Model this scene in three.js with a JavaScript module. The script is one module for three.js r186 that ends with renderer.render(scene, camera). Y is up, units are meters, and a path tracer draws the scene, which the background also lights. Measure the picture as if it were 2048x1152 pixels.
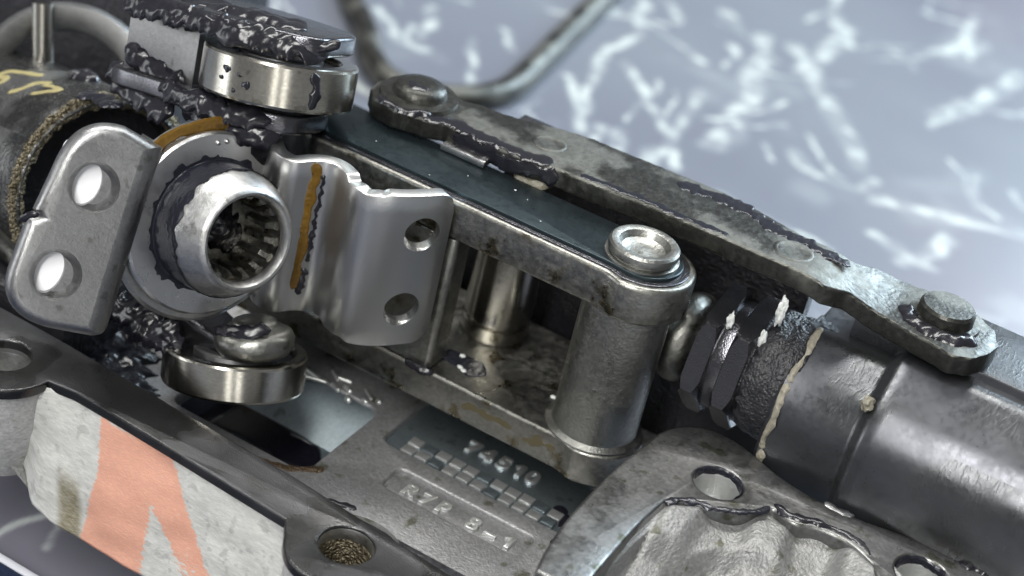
import * as THREE from 'three';
import { RectAreaLightUniformsLib } from 'three/addons/lights/RectAreaLightUniformsLib.js';
import { mergeGeometries, toCreasedNormals } from 'three/addons/utils/BufferGeometryUtils.js';
import { ImprovedNoise } from 'three/addons/math/ImprovedNoise.js';
import { FontLoader } from 'three/addons/loaders/FontLoader.js';
import { TextGeometry } from 'three/addons/geometries/TextGeometry.js';
import { Brush, Evaluator, SUBTRACTION, INTERSECTION } from 'three-bvh-csg';

// ---------------------------------------------------------------- camera, light, exposure
const scene = new THREE.Scene();
const MM = 0.001;                                     // everything below is modelled in millimetres
const camera = new THREE.PerspectiveCamera(18.18, 2048 / 1152, 0.02, 12);
camera.position.set(77.252 * MM, 141.401 * MM, 242.047 * MM);
camera.up.set(-0.40704, 0.83278, -0.375228);
camera.lookAt((77.252 - 321.1) * MM, (141.401 - 515.04) * MM, (242.047 - 794.75) * MM);
camera.focus = 0.288;
camera.userData.fStop = 16;
camera.updateMatrixWorld();

const renderer = new THREE.WebGLRenderer({ antialias: true });
renderer.toneMapping = THREE.LinearToneMapping;
renderer.toneMappingExposure = 1.0;
renderer.shadowMap.enabled = true;
RectAreaLightUniformsLib.init();
scene.background = new THREE.Color().setRGB(0.24, 0.245, 0.255);   // the dim workshop all round

// lamps of the workshop, all outside the frame: [name, label, centre, aim, width, height, colour, light, glow]
const LAMPS = [
  ['ceiling_light', 'long white strip light hung over the front of the work table', [0.06, 0.92, 0.82], [-0.03, 0, 0.0], 0.2, 1.2, [1, 0.99, 0.96], 14, 13],
  ['ceiling_light_001', 'second long white ceiling light, over the back of the table', [-0.35, 1.25, -0.35], [-0.05, 0, 0], 1.3, 0.16, [1, 0.99, 0.96], 16, 12],
  ['window_light', 'tall pale blue window beyond the table', [0.38, 0.66, -1.3], [0, 0, 0], 0.7, 0.8, [0.70, 0.87, 1], 12, 10],
  ['window_light_001', 'narrow window pane facing the front of the table', [0.62, -0.06, 1.3], [-0.02, 0, 0], 0.17, 0.95, [1, 0.99, 0.95], 1.6, 1.6],
  ['window_light_002', 'second narrow window pane, beside the first one', [0.93, -0.06, 1.1], [-0.02, 0, 0], 0.17, 0.95, [1, 0.99, 0.95], 1.6, 1.6],
  ['window_light_003', 'wide window pane to the side of the sleeve', [-1.15, 0.1, 0.8], [-0.05, 0, 0], 0.5, 0.8, [0.97, 0.99, 1], 2.4, 2.4],
];
for (const [name, label, c, aim, w, h, col, power, glow] of LAMPS) {
  const g = new THREE.Group(); g.name = name; g.userData = { label, category: name.startsWith('window') ? 'window' : 'lamp' };
  g.position.set(...c); g.lookAt(...aim); scene.add(g);
  const L = new THREE.RectAreaLight(new THREE.Color().setRGB(...col), power, w, h);
  L.name = name + '_source'; L.position.set(...c); L.lookAt(...aim); scene.add(L);
  L.translateZ(-0.004);
  const pane = new THREE.Mesh(new THREE.PlaneGeometry(w, h), new THREE.MeshStandardMaterial({ color: 0x222222, emissive: new THREE.Color().setRGB(...col), emissiveIntensity: glow }));
  pane.name = 'light_panel'; pane.position.z = -0.004; pane.castShadow = pane.receiveShadow = true; g.add(pane);
  const fr = new THREE.Mesh(new THREE.BoxGeometry(w + 0.06, h + 0.06, 0.04), new THREE.MeshStandardMaterial({ color: 0x999999 }));
  fr.name = 'light_frame'; fr.position.z = -0.028; fr.castShadow = fr.receiveShadow = true; g.add(fr);
}

// ---------------------------------------------------------------- helpers
let seed = 7;
const rnd = () => { seed = (seed * 1664525 + 1013904223) >>> 0; return seed / 4294967296; };
const PN = new ImprovedNoise();
const n3 = (x, y, z) => PN.noise(x, y, z);
const fbm3 = (x, y, z, o = 3) => { let s = 0, a = 1; for (let i = 0; i < o; i++) { s += a * n3(x, y, z); x = x * 2.03 + 3.1; y = y * 2.03 + 7.7; z = z * 2.03 + 1.3; a *= 0.5; } return s; };
const lerp = (a, b, t) => a + (b - a) * t;
const clamp = (x, a = 0, b = 1) => Math.min(b, Math.max(a, x));
const step = (a, b, x) => { const t = clamp((x - a) / (b - a)); return t * t * (3 - 2 * t); };
const curve = (tab) => (x) => { if (x <= tab[0][0]) return tab[0][1]; for (let i = 1; i < tab.length; i++) if (x <= tab[i][0]) { const [x0, y0] = tab[i - 1], [x1, y1] = tab[i]; const t = (x - x0) / (x1 - x0); return lerp(y0, y1, t * t * (3 - 2 * t)); } return tab[tab.length - 1][1]; };
const V = (x, y, z) => new THREE.Vector3(x, y, z);

// tiling value noise for textures
const LAT = new Float32Array(65536); for (let i = 0; i < 65536; i++) LAT[i] = rnd();
const vn = (x, y, p, s = 0) => { const xi = Math.floor(x), yi = Math.floor(y), fx = x - xi, fy = y - yi, u = fx * fx * (3 - 2 * fx), v = fy * fy * (3 - 2 * fy); const h = (a, b) => LAT[((((a % p) + p) % p) * 157 + (((b % p) + p) % p) * 613 + s * 7919) & 65535]; return lerp(lerp(h(xi, yi), h(xi + 1, yi), u), lerp(h(xi, yi + 1), h(xi + 1, yi + 1), u), v); };
const tf = (u, v, p, o = 4, s = 0) => { let r = 0, a = 0.5, t = 0; for (let i = 0; i < o; i++) { r += a * vn(u * p, v * p, p, s + i); t += a; a *= 0.5; p *= 2; } return r / t; };
function tex(size, tile, fn, color = false) {
  const d = new Uint8Array(size * size * 4);
  for (let j = 0; j < size; j++) for (let i = 0; i < size; i++) { const r = fn(i / size, j / size), k = (j * size + i) * 4; if (Array.isArray(r)) { d[k] = clamp(r[0]) * 255; d[k + 1] = clamp(r[1]) * 255; d[k + 2] = clamp(r[2]) * 255; } else d[k] = d[k + 1] = d[k + 2] = clamp(r) * 255; d[k + 3] = 255; }
  const t = new THREE.DataTexture(d, size, size); t.magFilter = THREE.LinearFilter; t.minFilter = THREE.LinearMipmapLinearFilter; t.generateMipmaps = true; t.wrapS = t.wrapT = THREE.RepeatWrapping;
  if (color) t.colorSpace = THREE.SRGBColorSpace; t.repeat.set(1000 / tile, 1000 / tile); t.needsUpdate = true; return t;
}
const ridge = (x) => 1 - Math.abs(2 * x - 1);

// stains of oil film on steel: colour, roughness, relief
const stainMask = (u, v) => 0.75 * step(0.56, 0.70, tf(u, v, 6, 5, 11)) * step(0.35, 0.6, tf(u, v, 24, 3, 40));
const T = {
  steelC: tex(512, 34, (u, v) => { const s = stainMask(u, v), g = 0.80 + 0.2 * tf(u, v, 64, 3, 3) - 0.1 * tf(u, v, 5, 3, 9); return [lerp(g, 0.56, s * 0.8), lerp(g, 0.50, s * 0.8), lerp(g, 0.36, s * 0.8)]; }, true),
  steelR: tex(512, 34, (u, v) => 0.62 + 0.5 * (tf(u, v, 40, 4, 3) - 0.5) - 0.25 * stainMask(u, v) + 0.25 * (tf(u, v, 5, 3, 21) - 0.5)),
  steelB: tex(512, 34, (u, v) => { const m = stainMask(u, v); const w = ridge(tf(u + 0.02 * tf(u, v, 8, 2, 60), v, 22, 2, 30)); return 0.45 + 0.22 * (tf(u, v, 90, 3, 3) - 0.5) + 0.25 * (tf(u, v, 12, 3, 5) - 0.5) + m * 0.5 * Math.pow(w, 3); }),
  satinC: tex(512, 40, (u, v) => { const g = 0.88 + 0.1 * (tf(u, v, 120, 2, 2) - 0.5) + 0.14 * (tf(u, v, 6, 4, 8) - 0.5); const d = step(0.70, 0.80, tf(u, v, 20, 5, 17)); return [g - 0.14 * d, g - 0.14 * d, g - 0.15 * d]; }, true),
  satinR: tex(512, 40, (u, v) => 0.66 + 0.3 * (tf(u, v, 60, 3, 4) - 0.5) + 0.3 * (tf(u, v, 7, 4, 8) - 0.5)),
  satinB: tex(512, 14, (u, v) => tf(u, v, 100, 2, 6)),
  darkC: tex(512, 46, (u, v) => { const a = tf(u, v, 5, 5, 13), b = step(0.42, 0.62, a), g = lerp(0.58, 0.92, b) + 0.16 * (tf(u, v, 60, 3, 5) - 0.5); return [g, g, g * 0.97]; }, true),
  darkR: tex(512, 46, (u, v) => { const b = step(0.44, 0.60, tf(u, v, 5, 5, 13)); return lerp(0.50, 0.70, b) + 0.3 * (tf(u, v, 50, 3, 7) - 0.5); }),
  darkB: tex(512, 46, (u, v) => { const b = step(0.50, 0.55, tf(u, v, 5, 5, 13)); return 0.3 + 0.25 * b + 0.22 * tf(u, v, 90, 3, 5) + (1 - b) * 0.22 * ridge(tf(u, v, 36, 3, 12)); }),
  wrinB: tex(1024, 60, (u, v) => { const wx = u + 0.03 * tf(u, v, 7, 2, 70), wy = v + 0.03 * tf(u, v, 7, 2, 71); const w = Math.pow(ridge(tf(wx * 2, wy, 48, 2, 33)), 4); const m = step(0.53, 0.72, tf(u, v, 6, 4, 52)); return 0.35 + 0.12 * tf(u, v, 110, 2, 5) + m * 0.55 * w + 0.15 * tf(u, v, 14, 3, 2); }),
  wrinC: tex(512, 60, (u, v) => { const m = step(0.5, 0.62, tf(u, v, 6, 4, 52)), g = 0.85 + 0.18 * (tf(u, v, 8, 5, 22) - 0.5); return [g - 0.03 * m, g - 0.03 * m, g - 0.05 * m]; }, true),
  wrinR: tex(512, 60, (u, v) => 0.6 + 0.5 * (tf(u, v, 10, 4, 23) - 0.5) - 0.2 * step(0.5, 0.62, tf(u, v, 6, 4, 52))),
  castB: tex(1024, 40, (u, v) => 0.8 * tf(u, v, 110, 3, 5) + 0.2 * tf(u, v, 22, 3, 9)),
  castC: tex(512, 40, (u, v) => { const s = step(0.66, 0.80, tf(u, v, 14, 4, 77)) * 0.3, g = 0.88 + 0.2 * (tf(u, v, 90, 3, 9) - 0.5) + 0.14 * (tf(u, v, 6, 4, 19) - 0.5); return [g - s * 0.8, g - s * 0.8, g - s]; }, true),
  brushB: tex(512, 26, (u, v) => 0.7 * vn(u * 8, v * 256, 256, 3) + 0.3 * tf(u, v, 30, 2, 4)),
  greaseB: tex(512, 14, (u, v) => { const a = tf(u, v, 10, 2, 5); return 0.65 * a + 0.35 * ridge(tf(u, v, 16, 1, 44)); }),
};
const rgb = (r, g, b) => new THREE.Color().setRGB(r, g, b);
const mat = (c, metal, rough, o = {}) => new THREE.MeshPhysicalMaterial({ color: rgb(...c), metalness: metal, roughness: rough, side: THREE.DoubleSide, ...o });
const M = {
  steel: mat([0.36, 0.355, 0.325], 1, 0.62, { map: T.steelC, roughnessMap: T.steelR, bumpMap: T.steelB, bumpScale: 0.00016 }),
  pin: mat([0.38, 0.38, 0.355], 1, 0.60, { map: T.satinC, roughnessMap: T.satinR, bumpMap: T.castB, bumpScale: 0.00006 }),
  satin: mat([0.60, 0.60, 0.595], 1, 0.60, { map: T.satinC, roughnessMap: T.satinR, bumpMap: T.satinB, bumpScale: 0.00002 }),
  brightSheet: mat([0.52, 0.52, 0.515], 1, 0.33, { bumpMap: T.satinB, bumpScale: 0.000015 }),
  dull: mat([0.36, 0.36, 0.36], 1, 0.62, { map: T.satinC, roughnessMap: T.satinR, bumpMap: T.satinB, bumpScale: 0.00002 }),
  washer: mat([0.62, 0.62, 0.62], 1, 0.50, { roughnessMap: T.satinR, bumpMap: T.satinB, bumpScale: 0.000012 }),
  polish: mat([0.60, 0.575, 0.51], 1, 0.20, { map: T.satinC, bumpMap: T.brushB, bumpScale: 0.000006 }),
  blue: mat([0.030, 0.043, 0.049], 0.75, 0.5, { roughnessMap: T.satinR, bumpMap: T.satinB, bumpScale: 0.00001 }),
  oxide: mat([0.15, 0.15, 0.145], 0.8, 0.78, { map: T.darkC, roughnessMap: T.darkR, bumpMap: T.darkB, bumpScale: 0.00022 }),
  body: mat([0.125, 0.129, 0.142], 0.85, 0.52, { map: T.wrinC, roughnessMap: T.satinR, bumpMap: T.wrinB, bumpScale: 0.00004 }),
  flange: mat([0.10, 0.10, 0.105], 0.85, 0.60, { map: T.wrinC, roughnessMap: T.wrinR, bumpMap: T.satinB, bumpScale: 0.00003 }),
  rim: mat([0.20, 0.20, 0.197], 0.9, 0.66, { map: T.castC, roughnessMap: T.darkR, bumpMap: T.darkB, bumpScale: 0.0001 }),
  cast: mat([0.32, 0.32, 0.315], 0.6, 0.55, { map: T.castC, bumpMap: T.castB, bumpScale: 0.00018 }),
  paleCast: mat([0.52, 0.52, 0.51], 0.25, 0.5, { map: T.castC, bumpMap: T.castB, bumpScale: 0.0001 }),
  floor: mat([0.42, 0.42, 0.425], 0.8, 0.55, { map: T.castC, bumpMap: T.castB, bumpScale: 0.00010 }),
  zinc: mat([0.36, 0.42, 0.45], 0.9, 0.42, { map: T.satinC, bumpMap: T.satinB, bumpScale: 0.00002 }),
  mark: mat([0.74, 0.75, 0.74], 0.85, 0.34, { bumpMap: T.satinB, bumpScale: 0.00002 }),
  grease: mat([0.010, 0.010, 0.014], 0, 0.24, { bumpMap: T.greaseB, bumpScale: 0.00006, ior: 1.5 }),
  film: mat([0.014, 0.015, 0.022], 0.2, 0.24, { bumpMap: T.greaseB, bumpScale: 0.00012 }),
  amber: mat([0.17, 0.092, 0.014], 0, 0.2, { map: T.castC, bumpMap: T.greaseB, bumpScale: 0.00015 }),
  pale: mat([0.62, 0.64, 0.62], 0, 0.3, { bumpMap: T.greaseB, bumpScale: 0.0002 }),
  cream: mat([0.27, 0.25, 0.195], 0, 0.5, { map: T.castC, bumpMap: T.greaseB, bumpScale: 0.0004 }),
  oil: mat([0.006, 0.006, 0.010], 0, 0.06, { clearcoat: 1, clearcoatRoughness: 0.02 }),
  rubber: mat([0.014, 0.014, 0.017], 0, 0.45, { bumpMap: T.castB, bumpScale: 0.0004 }),
  blackSteel: mat([0.10, 0.10, 0.11], 0.9, 0.30, { roughnessMap: T.satinR, bumpMap: T.satinB, bumpScale: 0.00003 }),
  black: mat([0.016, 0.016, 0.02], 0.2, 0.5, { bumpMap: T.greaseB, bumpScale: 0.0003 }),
  sleeve: mat([0.19, 0.19, 0.20], 0.85, 0.55, { map: T.darkC, roughnessMap: T.darkR, bumpMap: T.castB, bumpScale: 0.00025 }),
  rust: mat([0.22, 0.19, 0.13], 0.8, 0.5, { map: T.castC, bumpMap: T.castB, bumpScale: 0.0009 }),
  pen: mat([0.36, 0.31, 0.14], 0, 0.6, { map: T.castC }),
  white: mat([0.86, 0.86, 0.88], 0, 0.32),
  navy: mat([0.008, 0.018, 0.05], 0, 0.6, { bumpMap: T.castB, bumpScale: 0.0002 }),
  paleEdge: mat([0.62, 0.63, 0.68], 0, 0.4),
  brown: mat([0.10, 0.065, 0.035], 0.3, 0.45, { map: T.castC, bumpMap: T.castB, bumpScale: 0.0008 }),
};

// uv in metres from the face that each triangle points to
function boxUV(g) {
  g = g.index ? g.toNonIndexed() : g;
  const p = g.attributes.position, uv = new Float32Array(p.count * 2), a = V(), b = V(), c = V();
  for (let i = 0; i < p.count; i += 3) {
    a.fromBufferAttribute(p, i); b.fromBufferAttribute(p, i + 1); c.fromBufferAttribute(p, i + 2);
    const n = b.clone().sub(a).cross(c.clone().sub(a)); const x = Math.abs(n.x), y = Math.abs(n.y), z = Math.abs(n.z);
    [a, b, c].forEach((q, k) => { const [s, t] = y >= x && y >= z ? [q.x, q.z] : z >= x ? [q.x, q.y] : [q.z, q.y]; uv[(i + k) * 2] = s * MM; uv[(i + k) * 2 + 1] = t * MM; });
  }
  g.setAttribute('uv', new THREE.BufferAttribute(uv, 2)); return g;
}
const used = {};
const numbered = (n) => { used[n] = (used[n] || 0) + 1; return used[n] === 1 ? n : n + '_' + String(used[n] - 1).padStart(3, '0'); };
function thing(name, label, category, base, group) {
  const o = new THREE.Group(); o.name = numbered(name); o.position.set(base[0] * MM, base[1] * MM, base[2] * MM); o.userData = { label, category };
  if (group) o.userData.group = group; o.base = base; scene.add(o); return o;
}
// a part in world millimetres under a thing (or under one of its parts)
function part(parent, name, g, m, label) {
  g = g.attributes.uv && g.keepUV ? g : boxUV(g);
  const b = parent.base; g.translate(-b[0], -b[1], -b[2]); g.scale(MM, MM, MM);
  const o = new THREE.Mesh(g, m); o.name = name; o.base = b; o.castShadow = o.receiveShadow = true; if (label) o.userData.label = label; parent.add(o); return o;
}
const sm = (g, deg = 32) => { g = g.index ? g.toNonIndexed() : g; for (const k of Object.keys(g.attributes)) if (k !== 'position') g.deleteAttribute(k); return toCreasedNormals(g, deg * Math.PI / 180); };
const noUV = (g) => { g = g.index ? g.toNonIndexed() : g; for (const k of Object.keys(g.attributes)) if (k !== 'position' && k !== 'normal') g.deleteAttribute(k); return g; };
const join = (...gs) => mergeGeometries(gs.map(noUV));
function frame(o, y, zHint = [0, 0, 1]) { const Y = V(...y).normalize(), Z = V(...zHint); Z.addScaledVector(Y, -Z.dot(Y)).normalize(); const X = Y.clone().cross(Z); return new THREE.Matrix4().makeBasis(X, Y, Z).setPosition(...o); }
const ext = (shape, depth, bev = 0.4, seg = 2, cs = 24) => new THREE.ExtrudeGeometry(shape, { depth: depth - 2 * bev, bevelEnabled: bev > 0, bevelThickness: bev, bevelSize: bev, bevelOffset: -bev, bevelSegments: seg, curveSegments: cs }).translate(0, 0, bev);
// outline in plan (x, z), from yTop downwards
const plan = (shape, yTop, depth, bev, seg, cs) => sm(ext(shape, depth, bev, seg, cs).rotateX(Math.PI / 2).translate(0, yTop, 0));
const poly = (pts) => { const s = new THREE.Shape(); pts.forEach(([x, y], i) => (i ? s.lineTo(x, y) : s.moveTo(x, y))); s.closePath(); return s; };
const spl = (pts) => new THREE.Shape(new THREE.SplineCurve(pts.map((p) => new THREE.Vector2(...p))).getPoints(pts.length * 5));
const hole = (s, x, y, r) => { const h = new THREE.Path(); h.absarc(x, y, r, 0, Math.PI * 2, true); s.holes.push(h); return s; };
const rrect = (x0, y0, x1, y1, r, C = THREE.Shape) => { const s = new C(); s.moveTo(x0 + r, y0); s.lineTo(x1 - r, y0); s.absarc(x1 - r, y0 + r, r, -Math.PI / 2, 0); s.lineTo(x1, y1 - r); s.absarc(x1 - r, y1 - r, r, 0, Math.PI / 2); s.lineTo(x0 + r, y1); s.absarc(x0 + r, y1 - r, r, Math.PI / 2, Math.PI); s.lineTo(x0, y0 + r); s.absarc(x0 + r, y0 + r, r, Math.PI, Math.PI * 1.5); return s; };
const lathe = (prof, m, seg = 72, deg = 28) => { const g = sm(new THREE.LatheGeometry(prof.map(([r, y]) => new THREE.Vector2(Math.max(r, 1e-4), y)), seg), deg); return m ? g.applyMatrix4(m) : g; };
function grid(nu, nv, fn) {
  const p = [], idx = [];
  for (let i = 0; i <= nu; i++) for (let j = 0; j <= nv; j++) p.push(...fn(i / nu, j / nv));
  for (let i = 0; i < nu; i++) for (let j = 0; j < nv; j++) { const a = i * (nv + 1) + j, b = a + nv + 1; idx.push(a, a + 1, b, b, a + 1, b + 1); }
  const g = new THREE.BufferGeometry(); g.setAttribute('position', new THREE.Float32BufferAttribute(p, 3)); g.setIndex(idx); g.computeVertexNormals(); return g;
}
// closed loops of the same length, skinned and capped
function skin(loops, deg = 32) {
  const p = [], n = loops[0].length, tri = (a, b, c) => p.push(...a, ...b, ...c);
  for (let i = 1; i < loops.length; i++) for (let k = 0; k < n; k++) { const a = loops[i - 1][k], b = loops[i - 1][(k + 1) % n], c = loops[i][k], d = loops[i][(k + 1) % n]; tri(a, b, c); tri(c, b, d); }
  for (const [L, f] of [[loops[0], 1], [loops[loops.length - 1], 0]]) { const m = [0, 1, 2].map((q) => L.reduce((s, v) => s + v[q], 0) / n); for (let k = 0; k < n; k++) f ? tri(m, L[(k + 1) % n], L[k]) : tri(m, L[k], L[(k + 1) % n]); }
  const g = new THREE.BufferGeometry(); g.setAttribute('position', new THREE.Float32BufferAttribute(p, 3)); return toCreasedNormals(g, deg * Math.PI / 180);
}
// rounded polygon loop of [a, b] points
function roundLoop(pts, r, k = 4) {
  const out = [], n = pts.length;
  for (let i = 0; i < n; i++) { const P = pts[i], A = pts[(i + n - 1) % n], B = pts[(i + 1) % n]; const la = Math.hypot(A[0] - P[0], A[1] - P[1]), lb = Math.hypot(B[0] - P[0], B[1] - P[1]), rr = Math.min(r[i] ?? r, la * 0.45, lb * 0.45);
    const s = [P[0] + (A[0] - P[0]) / la * rr, P[1] + (A[1] - P[1]) / la * rr], e = [P[0] + (B[0] - P[0]) / lb * rr, P[1] + (B[1] - P[1]) / lb * rr];
    for (let q = 0; q <= k; q++) { const t = q / k; out.push([lerp(lerp(s[0], P[0], t), lerp(P[0], e[0], t), t), lerp(lerp(s[1], P[1], t), lerp(P[1], e[1], t), t)]); } }
  return out;
}
// a lumpy ribbon of grease lying along a path on a surface with normal n
function smear(pts, n, w, h, o = {}) {
  const { s = 1, f = 0.55, rag = 0.6, close = false, res = 0.32 } = o;
  const c = new THREE.CatmullRomCurve3(pts.map((p) => V(...p)), close), L = c.getLength(), nu = Math.max(10, Math.round(L / res)), nv = Math.max(8, Math.round(2.4 * w / res));
  const wf = typeof w === 'function' ? w : () => w, ww = typeof w === 'function' ? 2 : w, NV = typeof w === 'function' ? 14 : Math.min(60, nv);
  return grid(nu, NV, (u, v) => {
    const p = c.getPointAt(clamp(u)), t = c.getTangentAt(clamp(u)), N = typeof n === 'function' ? n(p) : V(...n); N.normalize(); const S = t.clone().cross(N).normalize();
    const q = v * 2 - 1, end = Math.sqrt(clamp(Math.min(u, 1 - u) * L / (ww * 0.9)));
    const e = 1 + rag * fbm3(p.x * f + s * 9.1, p.y * f + (q > 0 ? 5 : 17), p.z * f + s, 2);
    const W = wf(u) * Math.max(0.12, e) * (close ? 1 : end), P = p.clone().addScaledVector(S, q * W);
    const lump = 0.75 + 0.35 * n3(P.x * f * 1.0 + s, P.y * f * 1.0, P.z * f * 1.0 + s * 3) + 0.09 * n3(P.x * f * 2.6, P.y * f * 2.6 + s, P.z * f * 2.6) + 0.5 * n3(P.x * f * 0.55, P.y * f * 0.55 + s, P.z * f * 0.55);
    P.addScaledVector(N, 0.8 * h * (close ? 1 : end) * Math.pow(clamp(1 - q * q), 0.8) * Math.max(0.06, lump) - 0.12 * (Math.abs(q) > 0.98 ? 1 : 0));
    return P.toArray();
  });
}
const ball = (c, r, s = 1, amp = 0.35, sc = [1, 1, 1]) => { const g = new THREE.IcosahedronGeometry(1, 5), p = g.attributes.position; for (let i = 0; i < p.count; i++) { const v = V().fromBufferAttribute(p, i), k = r * (1 + amp * fbm3(v.x * 1.6 + s * 3, v.y * 1.6, v.z * 1.6 + s, 3)); p.setXYZ(i, c[0] + v.x * k * sc[0], c[1] + v.y * k * sc[1], c[2] + v.z * k * sc[2]); } g.deleteAttribute('uv'); g.deleteAttribute('normal'); return sm(g, 60); };
const capsule = (a, b, r) => { const A = V(...a), B = V(...b), d = B.clone().sub(A); return new THREE.CapsuleGeometry(r, d.length(), 4, 10).applyMatrix4(frame(A.clone().add(B).multiplyScalar(0.5).toArray(), d.toArray(), [0.3, 0.9, 0.2])); };
const box = (x0, y0, z0, x1, y1, z1, bev = 0.3) => plan(poly([[x0, z0], [x1, z0], [x1, z1], [x0, z1]]), y1, y1 - y0, bev, 2);
const E3 = new Evaluator(); E3.attributes = ['position', 'normal']; E3.useGroups = false;
const brush = (g) => { const b = new Brush(noUV(g)); b.updateMatrixWorld(); return b; };
const csg = (a, b, op) => E3.evaluate(a.isMesh ? a : brush(a), brush(b), op);
const font = await new FontLoader().loadAsync('fonts/droid/droid_sans_bold.typeface.json');

// ---------------------------------------------------------------- the table
const TY = -72;
const STREAKS = [[9, [-70.3, -282.3], [-59.6, -245.9], [-53.8, -218.2], [-51.5, -198]], [5, [-68, -224.7], [-63.5, -196.7], [-60.6, -173.8], [-58.8, -163.6]], [5, [-87.5, -180.6], [-99.4, -220.2], [-100.5, -246.9], [-110.7, -275.8]], [4, [-113.5, -259], [-97.9, -256.4], [-76.6, -247.9]], [5, [-92.7, -223.8], [-79.4, -210.1], [-66.9, -197.2], [-54.5, -177]], [5, [-82.2, -173.5], [-91.9, -189.2], [-101.6, -201.5]], [8, [-59.2, -285.5], [-43.3, -261.8], [-31.1, -246.6], [-16.3, -222.9]], [7, [-53.4, -317.9], [-51.6, -284], [-53.3, -270.4]], [7, [-6.8, -204.5], [8.4, -212], [32.9, -222.2]], [5, [-22.6, -206.6], [-13.1, -205.3], [-9.8, -217.6]], [8, [-9.3, -279], [-3.1, -302.7], [2.3, -337.8]], [6, [-22.9, -334.5], [-24.6, -371]], [6, [-30.3, -318.4], [-16.5, -349.3]], [4, [-132, -198.1], [-111.1, -169.3]], [4, [-143.3, -188.1], [-149.9, -207.5]], [5, [-160.3, -192.8], [-145.2, -180.1], [-136.9, -180.6]], [6, [-60.7, -161.3], [-69.1, -172.2], [-75.4, -182]], [6, [-63.2, -179.3], [-53.5, -161.9]], [4, [-79.8, -181.1], [-74.8, -165.2]], [6, [10.6, -178.6], [17.6, -201.1]], [6, [2, -187.3], [16.6, -181.7]], [6, [28.8, -164.4], [40.4, -170.3]], [4, [-141.8, -148.8], [-131.1, -143.7]], [5, [-165, -191.9], [-139.9, -161.1]], [4, [-128.8, -213.7], [-119.7, -203.7]], [5, [-89.3, -293.3], [-79.1, -282.3]], [5, [-34.7, -214], [-25.8, -207.1]], [6, [-64.5, -328.3], [-48.9, -305.4]], [5, [-106.3, -282.1], [-97, -269.8]], [2, [-73.2, 51.7], [-75.4, 46.6]]];
{
  const S = 1024, X0 = -330, Z0 = -520, SPAN = 620, segs = [];
  const addS = (w, pts) => { for (let i = 1; i < pts.length; i++) segs.push([w, ...pts[i - 1], ...pts[i]]); };
  for (const [w, ...pts] of STREAKS) addS(w, pts);
  for (let k = 0; k < 420; k++) { const x = X0 + rnd() * SPAN, z = Z0 + rnd() * SPAN, a = rnd() * 6.28, l = 5 + rnd() * 18, b = a + (rnd() - 0.5); addS(1.0 + rnd() * 2.6, [[x, z], [x + Math.cos(a) * l, z + Math.sin(a) * l], [x + Math.cos(a) * l + Math.cos(b) * l * 0.7, z + Math.sin(a) * l + Math.sin(b) * l * 0.7]]); }
  const w8 = new Float32Array(S * S);
  for (const [w, ax, az, bx, bz] of segs) {
    const W = w * 0.6, i0 = Math.max(0, Math.floor((Math.min(ax, bx) - 2 * W - X0) / SPAN * S)), i1 = Math.min(S - 1, Math.ceil((Math.max(ax, bx) + 2 * W - X0) / SPAN * S)), j0 = Math.max(0, Math.floor((Math.min(az, bz) - 2 * W - Z0) / SPAN * S)), j1 = Math.min(S - 1, Math.ceil((Math.max(az, bz) + 2 * W - Z0) / SPAN * S));
    for (let j = j0; j <= j1; j++) for (let i = i0; i <= i1; i++) {
      const x = X0 + i / S * SPAN + 3 * fbm3(i * 0.03, j * 0.03, 1, 3), z = Z0 + j / S * SPAN + 3 * fbm3(i * 0.03, j * 0.03, 9, 3), dx = bx - ax, dz = bz - az, t = clamp(((x - ax) * dx + (z - az) * dz) / (dx * dx + dz * dz)), d = Math.hypot(x - ax - t * dx, z - az - t * dz);
      const v = step(1, 0.25, d / W) * (0.28 + 0.8 * step(-0.35, 0.45, fbm3(i * 0.07, j * 0.07, w, 3))); const k = j * S + i; if (v > w8[k]) w8[k] = v;
    }
  }
  const t = tex(S, 1000, (u, v) => { const i = Math.min(S - 1, Math.round(u * S)), j = Math.min(S - 1, Math.round(v * S)), m = 0.8 * clamp(w8[j * S + i] * 0.92 + 0.22 * step(0.57, 0.74, tf(u, v, 20, 4, 3))), q = 0.5 * step(0.55, 0.75, tf(u, v, 5, 3, 81)), g = tf(u, v, 9, 4, 31) - 0.5; return [lerp(0.415 + 0.05 * q + 0.09 * g, 0.77, m), lerp(0.435 + 0.10 * g, 0.80, m), lerp(0.475 + 0.08 * g, 0.78, m)]; }, true);
  t.repeat.set(1, 1); t.wrapS = t.wrapT = THREE.MirroredRepeatWrapping;
  const g = new THREE.PlaneGeometry(1500, 1500, 1, 1).rotateX(-Math.PI / 2).translate(-60, TY, -230); const p = g.attributes.position, uv = g.attributes.uv;
  for (let i = 0; i < p.count; i++) uv.setXY(i, (p.getX(i) - X0) / SPAN, (p.getZ(i) - Z0) / SPAN);
  g.scale(MM, MM, MM);
  const o = new THREE.Mesh(g, new THREE.MeshPhysicalMaterial({ map: t, roughness: 0.34, metalness: 0, clearcoat: 0.35, clearcoatRoughness: 0.34 })); o.name = 'table_top'; o.receiveShadow = o.castShadow = true;
  o.userData = { kind: 'structure', label: 'blue grey marbled table top with smeared white streaks', category: 'table' }; scene.add(o);
}
{
  const t = thing('stand_in_mat', 'added navy mat standing in for the table edge and the dark beyond', 'mat', [-70, TY, 70]);  // mat put in for the table edge; table runs on to bounce light
  part(t, 'mat_sheet', box(-170, TY, 59.3, 60, TY + 1.2, 170, 0.3), M.navy);
  part(t, 'pale_edge', box(-170, TY, 57.8, 60, TY + 1.5, 59.2, 0.4), M.paleEdge, 'pale edge strip of the added mat');
}
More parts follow.
